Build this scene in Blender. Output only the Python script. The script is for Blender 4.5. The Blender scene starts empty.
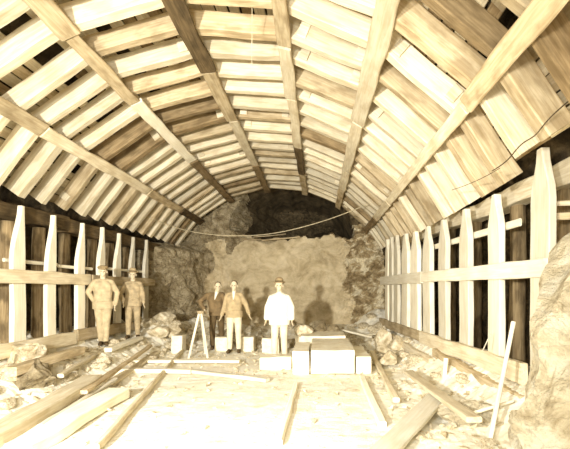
import bpy, bmesh, math, random
from mathutils import Vector, Matrix, noise
S = bpy.context.scene
COL = S.collection
F = 400.0; CX, CY = 318.0, 290.0; EYE = 1.5
R = random.Random(7)

def at(px, py, Z=0.0):            # pixel of something resting at height Z -> point
    Y = F*(EYE-Z)/(py-CY); return Vector(((px-CX)*Y/F, Y, Z))
def atY(px, py, Y):
    return Vector(((px-CX)*Y/F, Y, EYE-(py-CY)*Y/F))

def tag(o, label=None, cat=None, group=None, kind=None):
    if label: o['label'] = label
    if cat: o['category'] = cat
    if group: o['group'] = group
    if kind: o['kind'] = kind
    return o
def link(name, me, mat=None, parent=None):
    o = bpy.data.objects.new(name, me); COL.objects.link(o)
    if mat and me: me.materials.append(mat)
    if parent: o.parent = parent
    return o
def empty(name, loc=(0,0,0)):
    o = bpy.data.objects.new(name, None); COL.objects.link(o); o.location = loc; return o

# ---------------------------------------------------------------- materials
def nodes(name):
    m = bpy.data.materials.new(name); m.use_nodes = True
    nt = m.node_tree; b = nt.nodes['Principled BSDF']
    b.inputs['Specular IOR Level'].default_value = 0.15
    return m, nt, b
def lin(r, g, b):
    f = lambda c: (c/255/12.92) if c/255 < .04045 else ((c/255+.055)/1.055)**2.4
    c = [f(r), f(g), f(b)]; l = .3*c[0]+.6*c[1]+.1*c[2]
    return tuple(k*.82+l*.18 for k in c)+(1,)
def wood(name, dark, mid, light, rough=.85, stain=.45, bump=.25):
    m, nt, b = nodes(name); N = nt.nodes.new; L = nt.links.new
    tc = N('ShaderNodeTexCoord'); oi = N('ShaderNodeObjectInfo')
    off = N('ShaderNodeVectorMath'); off.operation = 'MULTIPLY_ADD'
    cmb = N('ShaderNodeCombineXYZ')
    mul = N('ShaderNodeMath'); mul.operation = 'MULTIPLY'; mul.inputs[1].default_value = 37.0
    L(oi.outputs['Random'], mul.inputs[0]); L(mul.outputs[0], cmb.inputs[0]); L(mul.outputs[0], cmb.inputs[1])
    L(tc.outputs['Object'], off.inputs[0]); off.inputs[1].default_value = (1,1,1); L(cmb.outputs[0], off.inputs[2])
    mp = N('ShaderNodeMapping'); mp.inputs['Scale'].default_value = (1.3, 22, 22); L(off.outputs[0], mp.inputs[0])
    g = N('ShaderNodeTexNoise'); g.inputs['Scale'].default_value = 1.6; g.inputs['Detail'].default_value = 6; g.inputs['Distortion'].default_value = .6
    L(mp.outputs[0], g.inputs[0])
    mp2 = N('ShaderNodeMapping'); mp2.inputs['Scale'].default_value = (2.2, 5, 5); L(off.outputs[0], mp2.inputs[0])
    s = N('ShaderNodeTexNoise'); s.inputs['Scale'].default_value = 1.3; s.inputs['Detail'].default_value = 8; L(mp2.outputs[0], s.inputs[0])
    cr = N('ShaderNodeValToRGB'); cr.color_ramp.elements[0].position = .30; cr.color_ramp.elements[1].position = .68
    cr.color_ramp.elements[0].color = lin(*mid); cr.color_ramp.elements[1].color = lin(*light)
    L(g.outputs['Fac'], cr.inputs[0])
    sr = N('ShaderNodeValToRGB'); sr.color_ramp.elements[0].position = .36; sr.color_ramp.elements[1].position = .55
    sr.color_ramp.elements[0].color = (stain,)*3+(1,); sr.color_ramp.elements[1].color = (0,0,0,1)
    L(s.outputs['Fac'], sr.inputs[0])
    mx = N('ShaderNodeMix'); mx.data_type = 'RGBA'; L(sr.outputs[0], mx.inputs['Factor']); L(cr.outputs[0], mx.inputs['A']); mx.inputs['B'].default_value = lin(*dark)
    hv = N('ShaderNodeHueSaturation'); L(mx.outputs['Result'], hv.inputs['Color'])
    rr = N('ShaderNodeMapRange'); rr.inputs['To Min'].default_value = .72; rr.inputs['To Max'].default_value = 1.12
    L(oi.outputs['Random'], rr.inputs['Value']); L(rr.outputs[0], hv.inputs['Value'])
    L(hv.outputs[0], b.inputs['Base Color']); b.inputs['Roughness'].default_value = rough
    bp = N('ShaderNodeBump'); bp.inputs['Strength'].default_value = bump; bp.inputs['Distance'].default_value = .02
    L(g.outputs['Fac'], bp.inputs['Height']); L(bp.outputs[0], b.inputs['Normal'])
    return m
def rockmat(name, dark, mid, light, scale=1.0, pos=(.32,.5,.7), bump=.7, crack=.5, dist=.08):
    m, nt, b = nodes(name); N = nt.nodes.new; L = nt.links.new
    tc = N('ShaderNodeTexCoord')
    mp = N('ShaderNodeMapping'); mp.inputs['Scale'].default_value = (scale, scale, scale*1.3); mp.inputs['Rotation'].default_value = (.3,.5,.2)
    L(tc.outputs['Object'], mp.inputs[0])
    n = N('ShaderNodeTexNoise'); n.inputs['Scale'].default_value = 2.2; n.inputs['Detail'].default_value = 10; n.inputs['Roughness'].default_value = .65; n.inputs['Distortion'].default_value = .5
    L(mp.outputs[0], n.inputs[0])
    cr = N('ShaderNodeValToRGB'); e = cr.color_ramp.elements
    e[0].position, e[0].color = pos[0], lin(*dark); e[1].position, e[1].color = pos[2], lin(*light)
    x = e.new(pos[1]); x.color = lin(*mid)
    L(n.outputs['Fac'], cr.inputs[0])
    v = N('ShaderNodeTexVoronoi'); v.feature = 'DISTANCE_TO_EDGE'; v.inputs['Scale'].default_value = 2.4
    vd = N('ShaderNodeVectorMath'); vd.operation = 'MULTIPLY_ADD'; L(n.outputs['Color'], vd.inputs[0]); vd.inputs[1].default_value = (.5,.5,.5); L(mp.outputs[0], vd.inputs[2])
    L(vd.outputs[0], v.inputs['Vector'])
    vr = N('ShaderNodeMapRange'); vr.inputs['From Max'].default_value = .035; vr.inputs['To Min'].default_value = crack; vr.inputs['To Max'].default_value = 0
    L(v.outputs['Distance'], vr.inputs['Value'])
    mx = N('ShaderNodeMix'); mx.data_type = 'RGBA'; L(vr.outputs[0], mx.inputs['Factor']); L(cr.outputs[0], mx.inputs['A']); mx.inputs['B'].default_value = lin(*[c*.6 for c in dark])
    L(mx.outputs['Result'], b.inputs['Base Color']); b.inputs['Roughness'].default_value = .9
    n2 = N('ShaderNodeTexNoise'); n2.inputs['Scale'].default_value = 9; n2.inputs['Detail'].default_value = 8; n2.inputs['Roughness'].default_value = .7; L(mp.outputs[0], n2.inputs[0])
    bp = N('ShaderNodeBump'); bp.inputs['Strength'].default_value = bump; bp.inputs['Distance'].default_value = dist; L(n2.outputs['Fac'], bp.inputs['Height']); L(bp.outputs[0], b.inputs['Normal'])
    return m
def cloth(name, c, var=.8):
    m, nt, b = nodes(name); N = nt.nodes.new; L = nt.links.new
    tc = N('ShaderNodeTexCoord'); n = N('ShaderNodeTexNoise'); n.inputs['Scale'].default_value = 9; n.inputs['Detail'].default_value = 5
    L(tc.outputs['Object'], n.inputs[0])
    cr = N('ShaderNodeValToRGB'); cr.color_ramp.elements[0].position = .35; cr.color_ramp.elements[1].position = .65
    cr.color_ramp.elements[0].color = lin(*[k*var for k in c]); cr.color_ramp.elements[1].color = lin(*c)
    L(n.outputs['Fac'], cr.inputs[0]); L(cr.outputs[0], b.inputs['Base Color']); b.inputs['Roughness'].default_value = .9
    bp = N('ShaderNodeBump'); bp.inputs['Strength'].default_value = .5; bp.inputs['Distance'].default_value = .03; L(n.outputs['Fac'], bp.inputs['Height']); L(bp.outputs[0], b.inputs['Normal'])
    return m

M = dict(
 pale=wood('pale_sawn_wood', (186,160,108), (214,195,150), (238,225,190), stain=.45),
 mid=wood('weathered_wood', (138,112,66), (186,161,112), (214,194,150), stain=.6),
 brown=wood('brown_wood', (92,72,38), (138,112,68), (172,146,98), stain=.6),
 dark=wood('sooty_wood', (52,42,24), (84,68,40), (120,98,60), stain=.6),
 white=wood('fresh_white_wood', (214,194,148), (238,226,190), (250,243,218), stain=.28, bump=.12),
 log=wood('bark_stripped_log', (74,58,32), (132,106,62), (176,150,100), stain=.7, bump=.6),
 rock_dark=rockmat('dark_rock', (44,36,22), (74,61,38), (124,104,68), 1.2, crack=.3),  # dark brown rock tone for side walls and roof
 rock_face=rockmat('brown_bench_rock', (168,146,100), (210,190,144), (234,216,174), .8, crack=.12, pos=(.3,.5,.72), bump=.45),
 rock_head_shade=rockmat('shaded_heading_rock', (74,62,40), (110,94,62), (146,126,88), .7, crack=.25, bump=.9),  # darker rock tone, with the recess's shade put into its colour
 rock_left=rockmat('seamed_side_rock', (124,104,68), (182,162,118), (222,204,162), 1.5, crack=.6, bump=1.0, dist=.12),
 rock_vein=rockmat('veined_rock', (140,116,72), (186,163,114), (240,226,186), 1.2, pos=(.38,.5,.6), crack=.3, bump=.8),
 rubble=rockmat('pale_broken_rock', (150,126,80), (210,190,144), (244,231,196), 2.2, pos=(.3,.45,.6), crack=.15, bump=.6),
 boulder=rockmat('cream_boulder_rock', (176,152,106), (226,209,166), (248,238,206), 1.6, pos=(.3,.45,.62), crack=.3, bump=1.0, dist=.1),
 ground=rockmat('dusty_tunnel_ground', (208,188,140), (242,230,196), (251,245,222), 1.3, pos=(.26,.38,.52), crack=.03, bump=.6, dist=.04),
 stone=rockmat('cut_stone', (196,176,132), (232,218,180), (248,240,212), 1.5, pos=(.25,.4,.6), crack=.06, bump=.3, dist=.03),
 wire=cloth('pale_wire', (224,206,160)), iron=cloth('iron', (90,74,46)),
 skin=cloth('skin', (232,212,170), .92), hair=cloth('dark_hair', (120,98,62)),
 shirtw=cloth('white_cotton', (250,243,216), .95), trw=cloth('pale_trousers', (240,226,188), .9),
 jack=cloth('tan_jacket', (196,170,118), .85), jackd=cloth('brown_jacket', (140,114,70), .8),
 trd=cloth('brown_trousers', (112,90,52), .8), work=cloth('faded_overalls', (204,182,134), .85),
 workd=cloth('worn_tan_overalls', (196,172,124), .8),
 hat=cloth('tan_felt', (172,146,96), .85), hatd=cloth('brown_felt', (92,72,40), .8), boot=cloth('boot_leather', (96,76,44), .8),
)

# ---------------------------------------------------------------- geometry helpers
def timber_mesh(L, w, t, seed, wob=.006, chamf=.012, taper=1.0, shape=None, bow=0, mitre=None):
    r = random.Random(seed); n = max(4, int(L/.14)); bm = bmesh.new(); rings = []
    ph = r.random()*50
    for i in range(n+1):
        u = i/n; x = (u-.5)*L
        k = 1+(taper-1)*u
        ww, tt = w*k/2, t*k/2
        nz = lambda q: noise.noise(Vector((x*1.7+ph, q*5.1, seed*.37)))*wob*2
        oy = noise.noise(Vector((x*.6, ph, 3.3)))*wob*1.6 + bow*(1-(2*u-1)**2); oz = noise.noise(Vector((x*.6, ph, 8.3)))*wob*1.6
        ya, yb = -ww+nz(1)+oy, ww+nz(2)+oy; za, zb = -tt+nz(3)+oz, tt+nz(4)+oz
        if shape: ya, yb, za, zb = shape(u, ya, yb, za, zb)
        c = min(chamf, (yb-ya)*.4, (zb-za)*.4)
        pts = [(ya+c,za),(yb-c,za),(yb,za+c),(yb,zb-c),(yb-c,zb),(ya+c,zb),(ya,zb-c),(ya,za+c)]
        e = (r.random()-.5)*wob*2 if i in (0,n) else 0
        mk = lambda z: 0 if not mitre else ((z+t/2)*mitre[1]*max(0,(u-.5)*2)**6 - (z+t/2)*mitre[0]*max(0,(.5-u)*2)**6)
        rings.append([bm.verts.new((x+e+mk(p[1])+(r.random()-.5)*wob*(1 if i in (0,n) else 0), p[0], p[1])) for p in pts])
    for a, b in zip(rings, rings[1:]):
        for j in range(8): bm.faces.new((a[j], b[j], b[(j+1)%8], a[(j+1)%8]))
    bm.faces.new(rings[0]); bm.faces.new(rings[-1][::-1])
    bmesh.ops.recalc_face_normals(bm, faces=bm.faces)
    me = bpy.data.meshes.new('timber'); bm.to_mesh(me); bm.free(); return me
_seed = [100]
def timber(name, p0, p1, w, t, mat, up=(0,0,1), parent=None, **kw):
    """squared timber from p0 to p1; w across, t along up"""
    p0, p1 = Vector(p0), Vector(p1); X = (p1-p0); L = X.length; X.normalize()
    Z = Vector(up); Z = (Z - X*Z.dot(X)).normalized(); Yv = Z.cross(X)
    _seed[0] += 1
    me = timber_mesh(L, w, t, _seed[0], **kw)
    o = link(name, me, M[mat] if isinstance(mat, str) else mat, parent)
    m = Matrix((X, Yv, Z)).transposed().to_4x4(); m.translation = (p0+p1)/2
    o.matrix_world = m if not parent else m
    if parent: o.matrix_parent_inverse = Matrix(); o.matrix_basis = Matrix.Translation(-parent.location) @ m
    return o
def log_mesh(L, r, seed, taper=.92):
    bm = bmesh.new(); n = max(5, int(L/.15)); K = 14; rings = []
    for i in range(n+1):
        u = i/n; x = (u-.5)*L; rr = r*(1+(taper-1)*u)
        ring = []
        for j in range(K):
            a = j/K*math.tau
            q = rr*(1+.12*noise.noise(Vector((math.cos(a)*1.5+seed, math.sin(a)*1.5, x*2))))
            ring.append(bm.verts.new((x, q*math.cos(a)+.02*noise.noise(Vector((x, seed, 1))), q*math.sin(a))))
        rings.append(ring)
    for a, b in zip(rings, rings[1:]):
        for j in range(K): bm.faces.new((a[j], b[j], b[(j+1)%K], a[(j+1)%K]))
    bm.faces.new(rings[0]); bm.faces.new(rings[-1][::-1])
    bmesh.ops.recalc_face_normals(bm, faces=bm.faces)
    me = bpy.data.meshes.new('log'); bm.to_mesh(me); bm.free()
    for p in me.polygons: p.use_smooth = len(p.vertices) == 4
    return me
def log(name, p0, p1, r, mat, **kw):
    p0, p1 = Vector(p0), Vector(p1); X = (p1-p0); L = X.length; X.normalize()
    Z = Vector((0,1,.01)); Z = (Z - X*Z.dot(X)).normalized(); _seed[0] += 1
    o = link(name, log_mesh(L, r, _seed[0], **kw), M[mat])
    m = Matrix((X, Z.cross(X), Z)).transposed().to_4x4(); m.translation = (p0+p1)/2; o.matrix_world = m
    return o
def rock_mesh(seed, sx, sy, sz, sub=2, cuts=14, rough=.05):
    r = random.Random(seed); bm = bmesh.new(); bmesh.ops.create_icosphere(bm, subdivisions=sub, radius=1)
    ds = []
    for _ in range(cuts):
        d = Vector((r.gauss(0,1), r.gauss(0,1), r.gauss(0,1))).normalized(); ds.append((d, r.uniform(.55,.85)))
    for v in bm.verts:
        p = v.co.copy()
        for d, h in ds:
            k = p.dot(d)
            if k > h: p -= d*(k-h)
        p *= 1+rough*noise.fractal(v.co*3+Vector((seed,0,0)), 1, 2, 3)
        v.co = (p.x*sx, p.y*sy, p.z*sz)
    me = bpy.data.meshes.new('rock'); bm.to_mesh(me); bm.free(); return me
def curve_tube(name, pts, r, mat, parent=None):
    cu = bpy.data.curves.new(name, 'CURVE'); cu.dimensions = '3D'; cu.bevel_depth = r; cu.bevel_resolution = 2
    s = cu.splines.new('NURBS'); s.points.add(len(pts)-1); s.order_u = 4; s.use_endpoint_u = True
    for p, q in zip(s.points, pts): p.co = (*q, 1)
    cu.materials.append(M[mat]); o = bpy.data.objects.new(name, cu); COL.objects.link(o)
    dg = bpy.context.evaluated_depsgraph_get(); dg.update()
    me = bpy.data.meshes.new_from_object(o.evaluated_get(dg)); bpy.data.objects.remove(o)
    o = bpy.data.objects.new(name, me); COL.objects.link(o)
    for p in me.polygons: p.use_smooth = True
    if parent: o.parent = parent
    return o

# ---------------------------------------------------------------- ground
def sm(a, b, x):
    t = max(0, min(1, (x-a)/(b-a))); return t*t*(3-2*t)
def xr(Y): return 2.70-.06*Y          # inner line of the right-hand posts
def gz(x, y):
    z = .36*sm(-3.45, -4.3, x) + .30*sm(-4.6,-5.2,x)
    z += .42*sm(xr(y)-.75, xr(y)+.1, x)
    z += .30*sm(11.8, 13.8, y) + .34*math.exp(-((x+4.15)/.55)**2-((y-11.0)/.9)**2)
    amp = .018 + .05*sm(-2.6,-3.6,x) + .05*sm(.8,1.6,x) + .06*sm(8.5,11,y)
    z += amp*noise.fractal(Vector((x*1.3, y*1.3, .5)), .8, 2, 5) 
    z += amp*.35*noise.noise(Vector((x*9, y*9, 4)))
    return z
def grid(name, nx, ny, fn, mat, smooth=False):
    bm = bmesh.new(); vs = [[bm.verts.new(fn(i/nx, j/ny)) for i in range(nx+1)] for j in range(ny+1)]
    for j in range(ny):
        for i in range(nx): bm.faces.new((vs[j][i], vs[j][i+1], vs[j+1][i+1], vs[j+1][i]))
    me = bpy.data.meshes.new(name); bm.to_mesh(me); bm.free()
    for p in me.polygons: p.use_smooth = smooth
    return link(name, me, M[mat])
def fl(u, v):
    x = -6.2+u*10; y = 1.0+v*14.5; return (x, y, gz(x, y))
tag(grid('floor', 170, 240, fl, 'ground'), kind='structure')

# ---------------------------------------------------------------- rock shell
C0 = (-1.36, 1.06); RI = 3.96
def ridged(p, s): return noise.hetero_terrain(p*s, .8, 2.1, 5, .7)
def wl(u, v):
    y = 1.0+u*14; z = -.1+v*3.3
    n = noise.fractal(Vector((y*.9, z*.9, 2)), .9, 2, 5)
    return (-5.65+.22*n, y, z)
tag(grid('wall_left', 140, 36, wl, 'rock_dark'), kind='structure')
def wr(u, v):
    y = 1.0+u*14; z = -.1+v*3.5
    n = noise.fractal(Vector((y*.9, z*.9, 12)), .9, 2, 5)
    return (xr(y)+.75+.2*n - .25*sm(9,13,y), y, z)
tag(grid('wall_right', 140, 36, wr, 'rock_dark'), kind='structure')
def ce(u, v):
    a = math.radians(8+164*v); y = 1.0+u*14
    rr = 4.72 + .18*noise.fractal(Vector((math.cos(a)*3, math.sin(a)*3, y*.8)), .9, 2, 5)
    return (C0[0]+rr*math.cos(a), y, C0[1]+rr*math.sin(a))
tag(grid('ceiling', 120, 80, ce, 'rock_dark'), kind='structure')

# bench face with the dark top heading hollowed out above it
def lens(x, z):
    # >0 inside the heading opening ; opening spans x -3.2..1.25, floor z 3.35, crown above arch
    cxh, hw = -.95, 2.25
    zf = 3.40 + .26*noise.noise(Vector((x*1.3, 0, 3))) + .12*noise.noise(Vector((x*5, 0, 7))) + .25*sm(-2.2,-3.3,x)
    e = 1-abs((x-cxh)/hw)**2.6
    top = zf + 2.0*max(0, e)**.6
    return min(z-zf, (top-z)) if e > 0 else -1
def wf(u, v):
    x = -5.6+u*8.6; z = -.1+v*5.6
    y = 14.35 - .25*sm(2.0, 0, z) + .5*sm(.6,1.9,x)*0
    f = noise.fractal(Vector((x*.7, z*.7, 6)), .9, 2, 6)
    y += .16*f
    # left side: bulging seamed rock
    y -= 1.3*sm(-3.7,-4.7,x)*sm(3.3,2.6,z)
    y += .22*noise.fractal(Vector((x*1.9, z*1.1+x, 9)), .7, 2.2, 5)*sm(-2.6,-3.9,x)
    # right side: faceted ledges
    c = noise.fractal(Vector((x*1.1+z*.7, z*2.0-x*1.6, 1)), .6, 2.3, 5) ; y -= .22*abs(c)*sm(.5,1.3,x)
    y -= .35*sm(1.2,2.6,x)
    l = lens(x, z)
    if l > 0: y += 3.8*sm(0, .3, l)*(.06+.94*sm(-3.1,-1.6,x)) + .35*noise.fractal(Vector((x*1.6+z, z*2.5, 20)), .7, 2, 5)
    return (x, y, z)
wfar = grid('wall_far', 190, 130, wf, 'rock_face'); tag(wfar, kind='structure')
for mname in ('rock_head_shade', 'rock_left', 'rock_vein'): wfar.data.materials.append(M[mname])
for p in wfar.data.polygons:
    c = p.center
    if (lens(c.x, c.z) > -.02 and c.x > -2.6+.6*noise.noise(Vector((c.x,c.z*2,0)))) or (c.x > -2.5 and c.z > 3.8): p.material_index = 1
    elif (c.z > 3.25+.7*noise.noise(Vector((c.x*1.4,c.z*1.4,8))) and c.x < 0) or c.x < -3.95+.5*noise.noise(Vector((c.z,c.x,0))): p.material_index = 2
    elif c.x > .95+.5*noise.noise(Vector((c.z*1.5, 2, 0)))+.25*(3-c.z)*.4: p.material_index = 3
# side rock pillar at the end of the left wall
def pil(u, v):
    y = 11.45+u*2.6; z = -.1+v*3.1
    x = -5.05+.95*sm(11.45,13.4,y)+.45*math.sin(min(1,v*1.1)*math.pi*.5)*0
    x += .22*noise.fractal(Vector((y*1.6, z*1.3+y, 5)), .7, 2.2, 6) - .5*sm(2.75,3.0,z)*1.2
    if u == 0: x -= .8
    return (x, y, z)
tag(grid('wall_side', 60, 70, pil, 'rock_left'), kind='structure')

# ---------------------------------------------------------------- arch ribs
ANG = [150.5, 134, 115, 95.5, 76.7, 58.3, 39.6, 29]
def P(a, r): a = math.radians(a); return Vector((C0[0]+r*math.cos(a), 0, C0[1]+r*math.sin(a)))
ORD = ['first','second','third','fourth','fifth','sixth','seventh','eighth','ninth','tenth','eleventh','twelfth','thirteenth','fourteenth','fifteenth','sixteenth','seventeenth','eighteenth','nineteenth','twentieth','twenty-first','twenty-second','twenty-third']
NR = 21; RY = [13.75-.556*k for k in range(NR)]
for k, y in enumerate(RY):
    rib = empty('arch_rib', (C0[0], y, C0[1]))
    extra = ', the one next to the rock face' if k == 0 else ''
    tag(rib, '%s curved timber arch rib counted from the rock face towards the viewer' % ORD[k], 'arch rib', 'segmented timber ribs of the tunnel roof')
    ANG[7] = 27.5 if k < 7 else (25.5 if k < 17 else 28)
    for i in range(7):
        rr = random.Random(k*31+i)
        dy = rr.uniform(-.035, .035); dr = rr.uniform(-.01, .02)
        r0 = RI + .14 + dr
        a, b = P(ANG[i], r0), P(ANG[i+1], r0)
        d = (b-a).normalized(); a += d*.012; b -= d*.012
        a.y = b.y = y+dy; b.y += rr.uniform(-.02,.02)
        up = P((ANG[i]+ANG[i+1])/2, 1)-P(0,0)
        mid = (a+b)/2; up = Vector((mid.x-C0[0], 0, mid.z-C0[1]))
        t = rr.choice([.24,.26,.27,.29]); w = rr.choice([.12,.14,.15,.17])
        x = rr.random()
        mt = 'pale' if x < .62 else ('mid' if x < .93 else 'brown')
        if i == 3 and k in (NR-6, NR-5): mt = 'mid'
        seg = timber('rib_segment', a, b, w, t, mt, up=up, parent=rib, wob=.009, mitre=(.14 if i else 0, .14 if i < 6 else 0))
        # short nailing cleats on the camera-side of some segments
        if i < 6 and rr.random() < .3:
            for e, s in ((a, 1), (b, -1)):
                if rr.random() < .55:
                    q = e + d*s*(.17) ; q.y -= w/2+.022
                    q2 = q + d*s*.13
                    timber('cleat', q, q2, .04, t*.72, 'pale', up=up, parent=rib, wob=.004)

# lagging boards resting on top of the ribs
BAYN = ['lowest left bay', 'second bay up from the left wall', 'third bay up from the left wall', 'crown bay', 'bay just right of the crown', 'second bay up from the right wall', 'lowest right bay']
for i in range(7):
    a0, a1 = ANG[i], ANG[i+1]; arc = math.radians(a0-a1)*4.28; nb = max(2, int(round(arc/.185)))
    for j in range(nb):
        am = a0+(a1-a0)*(j+.5)/nb
        ys = 2.1+R.uniform(-.3,.3)
        while ys < 13.9:
            L = R.choice([1.668, 2.224, 2.224, 2.78, 3.336]); ye = min(14.0, ys+L-.015)
            miss = .30 if i in (0, 1) else .07
            if R.random() > miss and ye-ys > .4:
                q = P(am, 4.31+R.uniform(0,.018)); a = q.copy(); b = q.copy(); a.y = ys; b.y = ye
                wd = arc/nb-.004-R.random()**2*.04
                mt = R.choice(['mid','pale','pale','pale','brown'])
                o = timber('lagging_board', a, b, wd, .03, mt, up=(q.x-C0[0], 0, q.z-C0[1]), wob=.003, chamf=.004)
                tag(o, 'roof board lying lengthwise over the ribs, %s' % BAYN[i], 'board', 'lagging boards over the ribs, ' + BAYN[i])
            ys += L

# stringers under the joints
def stringer(ai, y0, y1, w, t, mt, label, da=0, r=None):
    rr = r or (RI-.02-t/2-.012)
    a = P(ANG[ai]+da, rr); b = a.copy(); a.y = y0; b.y = y1
    up = (a.x-C0[0], 0, a.z-C0[1])
    o = timber('roof_stringer', a, b, w, t, mt, up=up, wob=.012)
    tag(o, label, 'beam', 'lengthwise stringers nailed under the rib joints')
SR = {1:'lowest left stringer line', 2:'second stringer line from the left', 3:'third stringer line from the left', 4:'fourth stringer line from the left, just right of the crown', 5:'fifth stringer line from the left', 6:'lowest right stringer line'}
ends = {1:[(2.3,5.9,.22,'mid'),(5.95,9.6,.20,'pale'),(9.65,11.9,.2,'mid'),(11.95,14.05,.22,'dark')],
        2:[(2.3,4.85,.25,'mid'),(4.9,6.55,.19,'mid'),(6.6,9.6,.21,'white'),(9.65,14.05,.2,'brown')],
        3:[(2.3,6.3,.25,'dark'),(6.35,8.1,.22,'mid'),(8.15,11.0,.2,'pale'),(11.05,14.05,.2,'brown')],
        4:[(2.3,5.5,.19,'mid'),(5.55,7.0,.2,'pale'),(7.05,9.4,.19,'pale'),(9.45,11.6,.2,'dark'),(11.65,14.05,.2,'mid')],
        5:[(2.3,6.9,.26,'pale'),(6.95,9.7,.22,'pale'),(9.75,11.4,.22,'pale'),(11.45,14.05,.2,'mid')],
        6:[(2.3,4.45,.21,'mid'),(4.5,9.3,.16,'pale'),(9.35,11.4,.2,'pale'),(11.45,14.05,.2,'brown')]}
TONE = dict(mid='weathered', pale='pale', dark='sooty dark', brown='brown', white='fresh white')
for ai, lst in ends.items():
    n = len(lst)
    for q, (y0, y1, w, mt) in enumerate(lst):
        pos = ['nearest the viewer', 'next after the nearest', 'past the middle', 'beyond the middle', 'at the rock face']
        nm = pos[0] if q == 0 else (pos[4] if q == n-1 else (pos[1] if q == 1 else pos[2]))
        stringer(ai, y0, y1, w, .05, mt, '%s timber of the %s, %s' % (TONE[mt], SR[ai].split(',')[0], nm), da=(q % 2)*.12)

# ---------------------------------------------------------------- left wall
def pointed(ws=.5, lo=.0):
    def f(u, ya, yb, za, zb):       # blade-like sharpened top
        k = sm(.62, 1.0, u)
        w = yb-ya
        return ya + w*.10*k, yb - w*.66*k**1.2, za, zb
    return f
def pointed_sym(u, ya, yb, za, zb):
    k = sm(.80, 1.0, u); w = yb-ya
    return ya+w*.36*k, yb-w*.36*k, za, zb
LX = -4.79
for k, (u, top) in enumerate([(171,1.40),(185,1.36),(199,1.36),(216,1.38),(236,1.36),(266,1.34),(298,1.36)]):
    Y = F*4.74/u; w = [.24,.25,.27,.24,.26,.25,.28][k]
    o = timber('sharpened_post', (LX,Y,EYE-1.1), (LX+.02*(k%2),Y+.02,EYE+top), w, .08, 'white', up=(1,0,0), wob=.006,
               shape=(lambda u_, ya, yb, za, zb: (ya, yb - (yb-ya)*.50*sm(.60,1,u_), za, zb)) if False else pointed())
    tag(o, '%s white blade-pointed post of the left wall, counted from the rock end' % ORD[k], 'post', 'sharpened posts along the left wall')
for k, u in enumerate([191,208,226,251,278,311,345]):
    Y = F*5.08/u
    o = log('log_post', (-5.12,Y,.35), (-5.12+.03*(k%3-1),Y+.03,EYE+1.14), .115, 'log')
    tag(o, '%s round log prop under the left wall plate, counted from the rock end' % ORD[k], 'log post', 'round props behind the left posts')
for a, b, l in ((2.5,7.9,'near half'),(7.92,13.2,'far half')):
    o = timber('wall_plate', (-5.08,a,EYE+1.29), (-5.08,b,EYE+1.29), .3, .27, 'dark', wob=.02)
    tag(o, 'dark squared wall plate carrying the left rib feet, %s' % l, 'beam')
for a, b, mt, l in ((2.8,8.25,'pale','near timber, behind the waiting men'),(8.3,11.45,'mid','far timber ending at the rock')):
    o = timber('waling_board', (-4.705,a,EYE+.205), (-4.705,b,EYE+.215), .215, .06, mt, up=(1,0,0), wob=.008)
    tag(o, 'broad horizontal board across the left posts, %s' % l, 'board')
for q,(a, b, z) in enumerate(((6.2,7.45,.47),(7.5,8.6,.45),(9.2,11.4,.50))):
    o = timber('ledger_strip', (-4.865,a,EYE+z), (-4.865,b,EYE+z), .06, .05, 'white', up=(1,0,0), wob=.004)
    tag(o, 'thin pale strip behind the left posts, %s' % ['nearest piece','middle piece','farthest piece by the rock'][q], 'strip')
for q,(a, b, mt) in enumerate(((3.2,7.7,'pale'),(7.75,11.5,'mid'))):
    o = timber('sill_board', (-4.69,a,EYE-.89), (-4.69,b,EYE-.93), .23, .09, mt, up=(1,0,0), wob=.012)
    tag(o, ['pale foot board along the near left posts','brown foot board along the far left posts behind the men'][q], 'board')

# ---------------------------------------------------------------- right wall
vs = [69.2,73.2,78.3,87,97,109.4,125.5,147,177,223]
RP = []
for k, v in enumerate(vs):
    Y = 1080/(v+24); X = xr(Y); RP.append(Y)
    w = [.42,.46,.52,.66,.66,.56,.44,.40,.36,.38][k]
    top = [1.46,1.46,1.44,1.36,1.30,1.28,1.27,1.27,1.28,1.54][k]
    o = timber('sharpened_post', (X+.02,Y,EYE-1.15), (X+.02,Y,EYE+top), w, .09, 'white', up=(-1,0,0), wob=.006, shape=pointed_sym)
    tag(o, '%s white pointed post of the right wall, counted from the rock end' % ORD[k], 'post', 'sharpened posts along the right wall')
def rline(name, y0, y1, z0, z1, w, t, mat, off, label, cat='board', **kw):
    o = timber(name, (xr(y0)+off, y0, EYE+z0), (xr(y1)+off, y1, EYE+z1), w, t, mat, up=(-1,0,0), **kw)
    tag(o, label, cat); return o
rline('waling_board', 4.2, 8.2, .235, .255, .205, .06, 'white', -.065, 'broad pale board nailed across the near right posts', wob=.006)
rline('waling_board', 8.22, 12.1, .26, .27, .24, .06, 'white', -.065, 'broad pale board across the crowded far right posts', wob=.006)
rline('ledger_strip', 4.95, 8.3, .84, .86, .10, .04, 'white', .10, 'thin pale strip behind the right posts at shoulder height', wob=.004)
rline('sill_board', 4.55, 8.3, -.96, -.96, .24, .08, 'pale', -.07, 'pale foot board along the near right posts', wob=.012)
rline('sill_board', 8.35, 12.2, -.96, -.96, .22, .08, 'mid', -.07, 'brown foot board along the far right posts', wob=.012)
rline('low_timber', 4.4, 7.2, -1.26, -1.16, .18, .12, 'mid', -.16, 'brown squared timber low under the near right foot board', 'timber', wob=.02)
rline('low_timber', 7.0, 11.2, -1.25, -1.16, .15, .1, 'pale', -.30, 'long pale timber lying along the foot of the right bank', 'timber', wob=.015)
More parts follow.
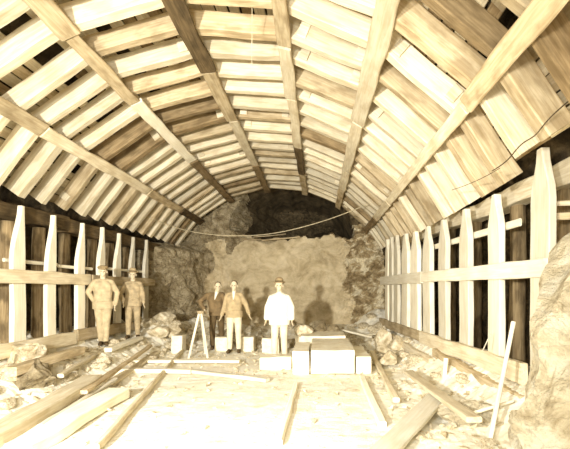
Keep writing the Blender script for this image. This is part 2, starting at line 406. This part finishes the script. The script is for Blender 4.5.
for q, z in enumerate((.62,.75)):
    a = atY(543, 217-14*q, 4.3); b = atY(590, 209-9*q, 3.6)
    a = Vector((2.55, 4.35, EYE+(CY-217+13*q)*4.35/F)); b = Vector((3.15, 3.9, EYE+(CY-213+13*q)*3.9/F))
    tag(timber('loose_board', a, b, .035, [.07,.05][q], ['mid','pale'][q], wob=.004), ['brown board jutting past the nearest right post','thin pale board just above the brown one by the nearest right post'][q], 'board')
o = log('log_post', (2.95,4.75,.3), (2.98,4.75,EYE+1.35), .13, 'log'); tag(o, 'round log prop behind the nearest right post', 'log post', 'round props behind the right posts')
for Y in (5.6, 6.9, 8.0):
    o = log('log_post', (xr(Y)+.42,Y,.3), (xr(Y)+.44,Y,EYE+1.3), .11, 'log')
    tag(o, {5.6:'round log prop seen between the two nearest right posts',6.9:'round log prop in the gap by the third right post',8.0:'round log prop behind the fourth right post from the viewer'}[Y], 'log post', 'round props behind the right posts')
o = timber('wall_plate', (xr(2.6)+.48,2.6,EYE+1.30), (xr(12)+.30,12.,EYE+1.30), .24, .26, 'pale', wob=.02)
tag(o, 'squared wall plate behind the right post tops', 'beam')

# ---------------------------------------------------------------- boulder + rocks
def rock(name, seed, loc, s, mat, label, group=None, sub=2, cuts=14, rot=None, cat='rock', sink=.25, rough=.05):
    me = rock_mesh(seed, *s, sub=sub, cuts=cuts, rough=rough); o = link(name, me, M[mat])
    o.location = loc; o.rotation_euler = rot or (0,0,seed*1.7); tag(o, label, cat, group); return o
rock('boulder', 11, (2.78,3.55,.55), (1.40,1.2,2.1), 'boulder', 'huge cream boulder rising against the near right wall', sub=5, cuts=26, rot=(0,.12,.3), rough=.16, cat='boulder')
rock('boulder', 12, (2.30,3.45,.0), (.75,.8,.55), 'boulder', 'broad pale rock at the foot of the huge boulder', sub=4, cuts=18, rot=(0,0,.9), rough=.14, cat='boulder')
rock('boulder', 14, (1.75,4.55,.08), (.42,.36,.22), 'boulder', 'low pale rock beside the foot of the leaning white stake', sub=4, cuts=16, rot=(0,0,.4), rough=.12, cat='boulder')
rock('boulder', 15, (-3.95,5.55,.30), (.36,.45,.30), 'rock_left', 'brown rounded rock near the lower left corner by the bank', sub=4, cuts=18, rot=(0,0,.4), rough=.14, cat='boulder')
rock('boulder', 16, (-4.45,6.1,.42), (.30,.36,.30), 'rubble', 'pale rock on the left bank behind the brown rounded rock', sub=4, cuts=14, rot=(0,0,2.4), rough=.14, cat='boulder')

# individually placed visible stones: (px, py of base, Z, size)
named = [
 (147,331,.44,(.22,.17,.15),'pale angular rock nearest the second man from the left'),
 (164,323,.62,(.24,.18,.17),'tallest pale rock in the heap by the side rock'),
 (174,334,.40,(.26,.18,.15),'wide pale rock in front of the heap by the side rock'),
 (158,335,.42,(.24,.18,.12),'flat pale rock low in the heap by the side rock'),
 (384,347,.12,(.24,.18,.24),'blocky white rock beyond the slab stack on its right'),
 (389,362,.10,(.17,.15,.13),'white rock in front of the blocky one right of the slabs'),
 (397,350,.16,(.20,.18,.18),'pale rock leaning on the right bank past the slabs'),
 (318,331,.47,(.22,.20,.15),'grey rounded stone on the far end of the slab stack'),
 (304,333,.47,(.22,.18,.13),'pale stone behind the slabs beside the white-coated man'),
 (334,331,.47,(.16,.14,.10),'small pale stone right of the grey rounded one'),
 (238,337,.12,(.16,.14,.10),'small stone on the ground behind the standing man in tan jacket'),
]
for k, (px, py, Z, s, lab) in enumerate(named):
    s = tuple(q*1.35 for q in s)
    p = at(px, py, Z); p.z = max(Z, gz(p.x, p.y))+s[2]*.4
    rock('rock', 40+k, p, s, 'rubble' if 'grey' not in lab else 'rock_left', lab, sub=3, cuts=14)
def scatter(n, fx, fy, size, mat, label, group, seed):
    r = random.Random(seed)
    protos = [rock_mesh(seed*10+i, 1, r.uniform(.7,.95), r.uniform(.45,.7), sub=2, cuts=10) for i in range(6)]
    for me in protos: me.materials.append(M[mat])
    for i in range(n):
        y = fy(r); x = fx(r, y); s = size(r)
        o = link('rock', protos[i % 6]); o.scale = (s,s,s); o.location = (x,y,gz(x,y)+s*.18); o.rotation_euler = (r.uniform(-.3,.3), r.uniform(-.3,.3), r.uniform(0,6.28))
        tag(o, label, 'rock', group)
scatter(60, lambda r,y: r.uniform(-4.45,-3.5), lambda r: r.uniform(4.2,9.8), lambda r: r.choice([.05,.07,.09,.12,.16]), 'rubble', 'pale broken rock in the rubble along the left bank', 'rubble rocks along the left bank', 3)
scatter(60, lambda r,y: xr(y)-r.uniform(.15,.95), lambda r: r.uniform(3.6,11.5), lambda r: r.choice([.04,.06,.09,.12,.16]), 'rubble', 'pale broken rock in the rubble along the right bank', 'rubble rocks along the right bank', 4)
scatter(110, lambda r,y: r.uniform(-4.0,1.9), lambda r: r.uniform(10.4,13.7), lambda r: r.choice([.08,.12,.16,.2,.26]), 'rubble', 'broken rock in the muck at the foot of the rock face', 'muck rocks below the rock face', 5)
scatter(24, lambda r,y: r.uniform(-4.3,-3.3), lambda r: r.uniform(9.8,11.6), lambda r: r.choice([.1,.14,.18,.22]), 'rubble', 'broken rock heaped between the men and the side rock', 'rocks heaped by the side rock', 6)
# chips nobody could count
bm = bmesh.new(); r = random.Random(99)
for i in range(1900):
    y = 3.3+r.random()**1.3*9.5; x = r.uniform(-4.4, xr(y)-.1)
    if -2.6 < x < .9 and y < 7 and r.random() < .75: continue
    s = r.uniform(.008,.032); z = gz(x,y)
    vsn = [bm.verts.new((x+r.gauss(0,s), y+r.gauss(0,s), z+abs(r.gauss(0,s*.8)))) for _ in range(7)]
    try: bmesh.ops.convex_hull(bm, input=vsn)
    except Exception: pass
me = bpy.data.meshes.new('chips'); bm.to_mesh(me); bm.free()
tag(link('rock_chips', me, M['rubble']), 'small rock chips and gravel strewn over the tunnel ground', 'gravel', kind='stuff')

# ---------------------------------------------------------------- loose timbers on the ground
def plank(px0, py0, z0, px1, py1, z1, w, t, mt, name, label, cat='plank', **kw):
    o = timber(name, at(px0,py0,z0), at(px1,py1,z1), w, t, mt, **kw); tag(o, label, cat); return o
plank(-20,443,.20, 94,379,.22, .26,.14,'pale','squared_beam','long squared beam lying along the left bank in the lower left corner','beam', wob=.012)
plank(14,452,.08, 118,392,.10, .30,.14,'white','squared_beam','thick white beam on the floor just right of the corner beam','beam', wob=.012)
plank(40,428,.12, 116,379,.16, .06,.06,'white','lath','thin white lath between the two corner beams','lath')
plank(95,449,.05, 187,346,.05, .06,.08,'pale','track_rail','long narrow wooden rail running from the lower left towards the men','rail')
plank(84,392,.22, 150,346,.26, .10,.05,'mid','plank','narrow brown plank along the left rubble')
plank(110,384,.05, 158,352,.08, .16,.05,'pale','plank','pale plank beside the narrow brown one')
plank(112,370,.06, 192,371,.06, .16,.07,'white','cross_plank','white plank lying crossways in front of the tripod')
plank(193,371,.05, 268,380,.04, .14,.06,'white','cross_plank','white plank continuing crossways towards the slabs')
plank(120,361,.06, 240,361,.06, .22,.05,'white','cross_plank','pale plank crossways just behind the front one')
plank(296,384,.04, 279,443,.03, .07,.07,'white','track_rail','short straight rail on the floor in front of the slabs','rail')
plank(362,377,.06, 382,424,.05, .10,.06,'white','plank','narrow plank running out from the right corner of the slabs')
plank(372,352,.1, 396,400,.08, .09,.06,'pale','plank','narrow plank on the ground right of the slabs')
plank(441,392,.16, 378,458,.10, .24,.06,'white','plank','broad white plank slanting across the lower right floor')
plank(408,372,.2, 474,420,.25, .16,.05,'pale','plank','pale plank slanting down along the right bank')
plank(10,372,.46, 80,350,.50, .16,.12,'mid','squared_timber','short brown timber in the shade below the left foot board','timber')
plank(60,376,.28, 104,350,.34, .09,.06,'pale','plank','thin plank at the feet of the first man from the left')
plank(108,350,.38, 140,338,.42, .14,.08,'white','plank','short white plank at the feet of the second man from the left')
plank(365,335,.3, 396,331,.3, .10,.06,'white','plank','small white board on the rubble by the far right posts')
plank(340,330,.45, 372,337,.3, .08,.05,'white','plank','thin board sliding off the back of the slab stack')
# stakes and sticks at the right
o = timber('leaning_stake', atY(488,449,3.95), atY(513.5,322,4.35), .045, .045, 'white', up=(0,-1,0), wob=.003); tag(o, 'tall white stake leaning in front of the right foot board', 'stake')
o = timber('short_stake', (xr(5.9)-.25,5.9,.30), (xr(5.9)-.22,5.9,.72+.0), .06, .05, 'white', up=(0,-1,0), wob=.003)
o.location = atY(445,372,6.1); tag(o, 'short upright stake against the near right foot board', 'stake')
o = timber('stick', atY(470,414,4.15), atY(513,401,4.3), .04, .03, 'white', wob=.004); tag(o, 'pale stick lying almost level behind the leaning stake', 'stick')
o = timber('thin_stick', atY(483,350,5.0), atY(491,333,5.2), .015, .015, 'white', wob=.002); tag(o, 'thin twig-like stick against the dark gap of the right wall', 'stick')

# ---------------------------------------------------------------- stone slabs in the middle
def block(name, x0,x1,y0,y1,z0,z1, mt, label, cat='stone block', rz=0, seed=1, tap=0):
    bm = bmesh.new(); bmesh.ops.create_cube(bm, size=1)
    bmesh.ops.subdivide_edges(bm, edges=bm.edges, cuts=5, use_grid_fill=True)
    sx, sy, sz = x1-x0, y1-y0, z1-z0
    for v in bm.verts:
        p = v.co; e = [abs(abs(c)-.5) < 1e-4 for c in p]; k = sum(e)
        sh = 1 - (.02 if k == 3 else .006 if k == 2 else 0)
        n = noise.noise_vector(Vector((p.x*sx, p.y*sy, p.z*sz))*2.5+Vector((seed*3.1,0,0)))
        v.co = Vector((p.x*sx*sh*(1-tap*(p.z+.5)), p.y*sy*sh, p.z*sz*sh)) + n*.018
    me = bpy.data.meshes.new(name); bm.to_mesh(me); bm.free()
    o = link(name, me, M[mt]); o.location = ((x0+x1)/2,(y0+y1)/2,(z0+z1)/2); o.rotation_euler.z = rz
    tag(o, label, cat); return o
block('stone_slab', -.13,.66, 7.1,8.9, .02,.43, 'stone','widest front slab of the pale stack in the middle', seed=2)
block('stone_slab', -.45,-.155, 7.05,8.3, .0,.42, 'stone','narrow upright slab at the left end of the front row', seed=3)
block('stone_slab', .68,.95, 7.15,8.6, .0,.30, 'stone','low slab at the right end of the front row', seed=4)
block('stone_slab', -.40,.62, 8.95,10.3, .1,.47, 'stone','long pale block behind the widest front slab', seed=5)
block('stone_block', -1.10,-.50, 7.5,7.85, .0,.24, 'stone','low white block in front of the white-coated man', seed=6)
block('stone_block', -1.32,-.92, 9.4,9.8, .0,.36, 'stone','white block between the man in tan jacket and the white-coated man', seed=7)
block('stone_block', -1.88,-1.56, 9.7,10.0, .0,.36, 'stone','square pale block just right of the legs of the man in tan jacket', seed=8)
block('stone_block', -2.52,-2.2, 9.75,10.05, .0,.34, 'stone','square pale block just left of the legs of the man in tan jacket', seed=9)
block('stone_block', -3.45,-3.2, 9.4,9.7, .0,.42, 'stone','upright white block left of the tripod', seed=10)
block('stone_block', -.55,-.2, 9.6,9.95, .0,.52, 'stone','pale block just behind and right of the white-coated man', seed=12)

# ---------------------------------------------------------------- tripod
tp = empty('tripod', (-2.66,9.05,0)); tag(tp, 'low wooden tripod standing in front of the stooping man', 'tripod')
def loc(p): return Vector(p)
top = Vector((-2.66,9.05,.98))
for fx, fy in ((-.20,-.22),(.22,-.2),(.02,.34)):
    q = Vector((top.x+fx, top.y+fy, gz(top.x+fx, top.y+fy)-.01))
    timber('leg', q, top+Vector((fx*.12,fy*.12,-.02)), .05, .035, 'white', up=(0,-1,0), parent=tp, wob=.002)
me = log_mesh(.06, .085, 5); o = link('head_plate', me, M['mid'], tp); o.rotation_euler = (0,math.pi/2,0); o.location = (0,0,1.0)

# ---------------------------------------------------------------- wires
curve_tube_pts = [atY(95,196,9.2), atY(128,208,10.2), atY(162,224,11.3), atY(200,235,12), atY(256,237,12.3), atY(300,229,12.2), atY(350,213,11.6), atY(392,193,10.3)]
w = curve_tube('lighting_wire', curve_tube_pts, .013, 'wire'); tag(w, 'long pale wire sagging across the tunnel in front of the dark heading', 'wire')
w = curve_tube('hanging_wire', [atY(252,8,4.9), atY(252.5,30,5.0), atY(251.5,48,5.1), atY(252,66,5.2)], .004, 'wire'); tag(w, 'thin wire hanging straight down near the roof crown', 'wire')
w = curve_tube('drooping_wire', [atY(492,171,4.3), atY(506,163,4.1), atY(514,152,3.9), atY(524,141,3.8), atY(538,136,3.7), atY(547,118,3.6), atY(575,96,3.4)], .006, 'iron'); tag(w, 'dark wire looping over the rib feet above the right wall', 'wire')
w = curve_tube('cord', [atY(500,168,4.5), atY(478,182,4.9), atY(452,190,5.5)], .004, 'iron'); tag(w, 'dark cord below the right rib feet near the bright post tops', 'wire')
for k,(a,b) in enumerate((((254,237),(286,234)),((262,240),(300,237)),((240,239),(272,240)))):
    o = timber('split_stick', atY(*a,13.9), atY(*b,13.85), .05, .04, 'mid', wob=.01); tag(o, ['topmost splintered stick on the lip of the dark heading','right-hand splintered stick on the heading lip','left-hand splintered stick on the heading lip'][k], 'stick')

# ---------------------------------------------------------------- people
def ball(bm, c, r, s=(1,1,1), seg=16):
    bmesh.ops.create_uvsphere(bm, u_segments=seg, v_segments=seg//2+2, radius=r, matrix=Matrix.Translation(c) @ Matrix.Diagonal((*s,1)))
def cap(bm, a, b, ra, rb, seg=14, flat=1.0):
    a, b = Vector(a), Vector(b); d = b-a; L = d.length
    q = d.to_track_quat('Z','Y').to_matrix().to_4x4()
    n = 5
    ball(bm, a, ra, (1,flat,1), seg); ball(bm, b, rb, (1,flat,1), seg)
    m = Matrix.Diagonal((1,flat,1,1))
    # cone centred; flatten about its own axis in world Y
    mm = Matrix.Translation((a+b)/2) @ m @ q
    bmesh.ops.create_cone(bm, cap_ends=True, segments=seg, radius1=ra, radius2=rb, depth=L, matrix=mm)
def solid(name, bm, vox, mat, parent=None, smooth=4):
    me = bpy.data.meshes.new(name); bm.to_mesh(me); bm.free()
    o = link(name, me)
    md = o.modifiers.new('r','REMESH'); md.mode = 'VOXEL'; md.voxel_size = vox
    if smooth:
        s = o.modifiers.new('s','SMOOTH'); s.iterations = smooth; s.factor = .5
    dg = bpy.context.evaluated_depsgraph_get(); dg.update()
    me2 = bpy.data.meshes.new_from_object(o.evaluated_get(dg)); o.modifiers.clear(); o.data = me2
    me2.materials.clear(); me2.materials.append(M[mat])
    for p in me2.polygons: p.use_smooth = True
    if parent: o.parent = parent
    return o
def person(loc, h, yaw, label, J, C):
    """J joint overrides in a 1.72 m figure facing -Y (x>0 = image right); C materials"""
    j = dict(pel=(0,0,.93), che=(0,0,1.28), nek=(0,0,1.47), hed=(0,-.015,1.60),
             sL=(-.165,0,1.385), eL=(-.225,.02,1.13), wL=(-.24,-.05,.89), sR=(.165,0,1.385), eR=(.225,.02,1.13), wR=(.24,-.05,.89),
             hL=(-.09,0,.90), kL=(-.10,-.01,.49), aL=(-.11,.02,.09), hR=(.09,0,.90), kR=(.10,-.01,.49), aR=(.11,.02,.09))
    j.update(J); j = {k: Vector(v) for k, v in j.items()}
    bm = bmesh.new()
    def torso(bm, e, top=True):
        cap(bm, j['pel']+Vector((-.06,0,0)), j['che']+Vector((-.07,0,.02)), .100+e, .105+e)
        cap(bm, j['pel']+Vector((.06,0,0)), j['che']+Vector((.07,0,.02)), .100+e, .105+e)
        cap(bm, j['sL']-Vector((0,0,.03)), j['sR']-Vector((0,0,.03)), .05+e*.6, .05+e*.6); cap(bm, j['che'], j['nek']-Vector((0,0,.06)), .10+e, .06+e*.5); [cap(bm, j['nek']-Vector((0,0,.055)), j[q]+Vector((0,0,.0)), .05+e*.4, .045+e*.4) for q in ('sL','sR')]
    torso(bm, -.005)
    cap(bm, j['nek']-Vector((0,0,.05)), j['hed'], .055, .052)
    H = j['hed']
    ball(bm, H+Vector((0,.01,.035)), .092, (.84,1.02,1.0)); ball(bm, H+Vector((0,-.022,-.035)), .066, (.86,1,1.05)) # skull, jaw
    ball(bm, H+Vector((0,-.098,-.012)), .017, (.8,1,1.6)); ball(bm, H+Vector((0,-.07,-.088)), .026) # nose, chin
    ball(bm, H+Vector((0,-.080,.028)), .03, (1.7,.5,.5)); ball(bm, H+Vector((0,-.086,-.055)), .013, (1.9,.8,.6)) # brow, lips
    for s in (-1,1):
        ball(bm, H+Vector((s*.082,.01,-.005)), .022, (.45,.8,1.4))
    for s, S_ in ((-1,'L'),(1,'R')):
        sh, el, wr = j['s'+S_], j['e'+S_], j['w'+S_]
        cap(bm, sh, el, .048, .038); cap(bm, el, wr, .038, .026)
        d = (wr-el).normalized(); side = Vector((0,1,0)); side = (side-d*side.dot(d)).normalized(); out = d.cross(side)
        pc = wr + d*.055
        cap(bm, wr+d*.01-side*.014, pc+d*.03-side*.026, .021, .015); cap(bm, wr+d*.01+side*.014, pc+d*.03+side*.026, .021, .015)
        for f, (o_, l) in enumerate(((-.034,.062),(-.012,.074),(.011,.070),(.033,.054))):
            b0 = pc+d*.025+side*o_; b1 = b0+d*l*.55-out*s*(-.006)*1; b2 = b1+d*l*.4-out*(s*-.016)
            cap(bm, b0, b1, .0105, .0095, 8); cap(bm, b1, b2, .0095, .008, 8)
        t0 = wr+d*.03-side*.028; t1 = t0+d*.03-side*.025; t2 = t1+d*.032-side*.004
        cap(bm, t0, t1, .013, .011, 8); cap(bm, t1, t2, .011, .009, 8)
        hp, kn, an = j['h'+S_], j['k'+S_], j['a'+S_]
        cap(bm, hp, kn, .082, .056); cap(bm, kn, an, .054, .038)
        cap(bm, an-Vector((0,0,.035)), an+Vector((s*.02,-.15,-.05)), .042, .035)
    body = solid('person', bm, .0075, 'skin', smooth=3)
    # clothes
    bm = bmesh.new(); e = C.get('loose', .016)
    torso(bm, e)
    for S_ in 'LR':
        sh, el, wr = j['s'+S_], j['e'+S_], j['w'+S_]
        cap(bm, sh-Vector((0,0,.012)), el, .054+e*.5, .052+e*.5); cap(bm, el, el+(wr-el)*.94, .050+e*.5, .040+e*.4)
    hem = j['pel']+Vector((0,0,-C.get('tail', .08)))
    for q in (-.075,-.03,.03,.075): cap(bm, j['pel']+Vector((q,0,0)), hem+Vector((q*1.1,0,.09)), .098+e, .102+e)
    bmesh.ops.create_cone(bm, cap_ends=True, segments=20, radius1=1, radius2=1, depth=.16, matrix=Matrix.Translation(hem+Vector((0,0,.06))) @ Matrix.Diagonal((.19+e,.125+e,1,1)))
    # flatten a little front to back
    for v in bm.verts:
        cc = j['che'].y; 
    o = solid('jacket' if C.get('jk', True) else 'shirt', bm, .012, C['top'], body)
    bm = bmesh.new()
    cap(bm, j['pel']+Vector((-.045,0,.06)), j['pel']+Vector((-.045,0,-.02)), .112, .112); cap(bm, j['pel']+Vector((.045,0,.06)), j['pel']+Vector((.045,0,-.02)), .112, .112)
    for S_ in 'LR':
        hp, kn, an = j['h'+S_], j['k'+S_], j['a'+S_]
        cap(bm, hp, kn, .098, .074); cap(bm, kn, an+Vector((0,0,.03)), .074, .062)
    solid('trousers', bm, .012, C['leg'], body)
    for S_, s in (('L',-1),('R',1)):
        bm = bmesh.new(); an = j['a'+S_]
        cap(bm, an+Vector((0,0,.04)), an-Vector((0,-.01,.03)), .05, .05); cap(bm, an-Vector((0,-.02,.04)), an+Vector((s*.02,-.16,-.048)), .05, .042)
        for v in bm.verts: v.co.z = max(v.co.z, an.z-.09)
        solid('boot', bm, .012, 'boot', body)
    # collar and shirt front
    if C.get('vee'):
        bm = bmesh.new(); cap(bm, j['nek']+Vector((0,-.055,-.02)), j['che']+Vector((0,-.125,.0)), .04, .012, flat=.7)
        solid('shirt_front', bm, .01, 'shirtw', body)
    # eyes
    for s in (-1,1):
        bm = bmesh.new(); ball(bm, H+Vector((s*.031,-.077,.008)), .011, seg=10)
        me = bpy.data.meshes.new('eye'); bm.to_mesh(me); bm.free(); link('eye', me, M['hair'], body)
    # hair
    bm = bmesh.new(); ball(bm, H+Vector((0,.024,.045)), .094, (.88,1.0,.98)); 
    geo = bm.verts[:] + bm.edges[:] + bm.faces[:]
    bmesh.ops.bisect_plane(bm, geom=geo, plane_co=H+Vector((0,-.03,.045)), plane_no=(0,-.8,-.5), clear_outer=True)
    bmesh.ops.holes_fill(bm, edges=bm.edges)
    solid('hair', bm, .008, 'hair', body)
    k = C.get('hat')
    if k:
        prof = dict(brim=[(0,.118),(.05,.118),(.078,.108),(.092,.07),(.098,.015),(.15,.008),(.155,.0),(.15,-.006),(.095,-.002),(0,.0)],
                    bowler=[(0,.125),(.04,.12),(.075,.098),(.095,.06),(.1,.012),(.135,.016),(.142,.01),(.135,-.001),(.098,-.004),(0,-.002)],
                    cap=[(0,.075),(.06,.07),(.1,.055),(.118,.035),(.108,.012),(.098,.0),(.09,-.004),(0,0)])[k]
        bm = bmesh.new(); rings = []
        for rr, zz in prof:
            if rr == 0: rings.append([bm.verts.new((0,0,zz))])
            else: rings.append([bm.verts.new((rr*.92*math.cos(a/24*math.tau), rr*1.05*math.sin(a/24*math.tau), zz + (.012*math.cos(a/12*math.tau) if rr > .12 else 0))) for a in range(24)])
        for a, b in zip(rings, rings[1:]):
            for q in range(24):
                va = [a[q % len(a)], a[(q+1) % len(a)]]; vb = [b[(q+1) % len(b)], b[q % len(b)]]
                f = list(dict.fromkeys(va+vb))
                if len(f) > 2: bm.faces.new(f)
        if k == 'cap':
            cap(bm, Vector((-.03,-.10,.004)), Vector((.03,-.10,.004)), .035, .035)
            for v in bm.verts: 
                if v.co.y < -.13: v.co.z -= .01
        bmesh.ops.recalc_face_normals(bm, faces=bm.faces)
        me = bpy.data.meshes.new('hat'); bm.to_mesh(me); bm.free(); ho = link('hat' if k != 'cap' else 'cap', me, M[C['hatm']], body)
        for p in me.polygons: p.use_smooth = True
        ho.location = H+Vector((0,.0,.065)); ho.rotation_euler = (-.06+C.get('tilt',0),0,0)
        if k != 'cap':
            bm = bmesh.new(); bmesh.ops.create_cone(bm, cap_ends=False, segments=24, radius1=.1, radius2=.0985, depth=.026)
            me = bpy.data.meshes.new('hat_band'); bm.to_mesh(me); bm.free(); hb = link('hat_band', me, M['boot'], ho); hb.scale = (.93,1.06,1); hb.location = (0,0,.026)
    s = h/1.72; body.scale = (s,s,s); body.location = loc; body.rotation_euler.z = yaw
    tag(body, label, 'person'); return body

person((-.82,8.5,gz(-.82,8.5)), 1.72, -.05, 'person in a long white coat and dark-banded hat standing in the middle', dict(wL=(-.275,-.05,.90), wR=(.275,-.05,.90), eL=(-.255,.02,1.14), eR=(.255,.02,1.14), sL=(-.17,0,1.35), sR=(.17,0,1.35)),
       dict(top='shirtw', leg='trw', hat='bowler', hatm='hat', loose=.035, tail=.14))
person((-1.98,9.45,gz(-1.98,9.45)), 1.70, .05, 'person in a tan jacket and pale trousers standing bareheaded, arms at sides', dict(wR=(.36,-.06,.93), eR=(.28,.02,1.15), wL=(-.29,-.03,.90)),
       dict(top='jack', leg='trw', vee=True, tail=.06))
person((-2.52,10.0,gz(-2.52,10.0)), 1.70, .25, 'person in a brown suit and open white collar stooping over the tripod', dict(che=(-.06,-.10,1.26), nek=(-.02,-.16,1.44), hed=(.02,-.20,1.57), sL=(-.24,-.10,1.38), sR=(.12,-.12,1.40), eL=(-.42,-.16,1.20), wL=(-.30,-.34,1.02), wR=(.14,-.22,.94), eR=(.24,-.08,1.14), kL=(-.12,-.1,.52)),
       dict(top='jackd', leg='trd', vee=True, tail=.06))
person((-4.42,8.22,gz(-4.42,8.22)+.01), 1.62, .45, 'person in faded pale overalls and cap, the first figure from the left', dict(kL=(-.06,-.03,.49), aL=(-.03,.0,.09), kR=(.07,-.02,.49), aR=(.06,-.08,.09), eL=(-.28,.06,1.16), wL=(-.18,.12,.96), eR=(.28,.04,1.15), wR=(.24,-.02,.88)),
       dict(top='work', leg='work', hat='cap', hatm='hat', tail=.12))
person((-4.27,9.23,gz(-4.27,9.23)+.01), 1.57, .3, 'person in worn tan overalls and flat-brimmed hat beside the left posts, second from the left', dict(eL=(-.28,.03,1.14), wL=(-.22,-.06,.92), wR=(.26,-.08,.90)),
       dict(top='workd', leg='workd', hat='brim', hatm='jack', tail=.10))

# ---------------------------------------------------------------- camera and light
cam = bpy.data.cameras.new('camera'); co = bpy.data.objects.new('camera', cam); COL.objects.link(co)
cam.sensor_width = 36; cam.lens = 36*F/570; cam.shift_x = (285-CX)/570; cam.shift_y = (CY-224.5)/570; cam.clip_start = .05
co.location = (0,0,EYE); co.rotation_euler = (math.pi/2,0,0); S.camera = co

def point(name, loc, power, size, col):
    l = bpy.data.lights.new(name, 'POINT'); l.energy = power; l.shadow_soft_size = size; l.color = col
    o = bpy.data.objects.new(name, l); COL.objects.link(o); o.location = loc; return o
l = bpy.data.lights.new('flash_pan', 'SPOT'); l.energy = 5000; l.shadow_soft_size = .12; l.color = (1,.98,.93); l.spot_size = math.radians(88); l.spot_blend = 1
o = bpy.data.objects.new('flash_pan', l); COL.objects.link(o); o.location = (-2.25,-1.0,EYE+.42); o.rotation_euler = (Vector((-.3,14,1.5))-o.location).to_track_quat('-Z','Y').to_euler()
point('near_fill', (-.9, -1.0, EYE+.6), 950, .25, (1,.98,.93))  # added fill light brightening near timbers and upper faces, not a real flash
w = bpy.data.worlds.new('world'); w.use_nodes = True; S.world = w
w.node_tree.nodes['Background'].inputs[0].default_value = (1,.88,.68,1); w.node_tree.nodes['Background'].inputs[1].default_value = 2.1
vs_ = S.view_settings; vs_.view_transform = 'Standard'; vs_.look = 'None'; vs_.gamma = 1; vs_.use_curve_mapping = False; vs_.exposure = 0
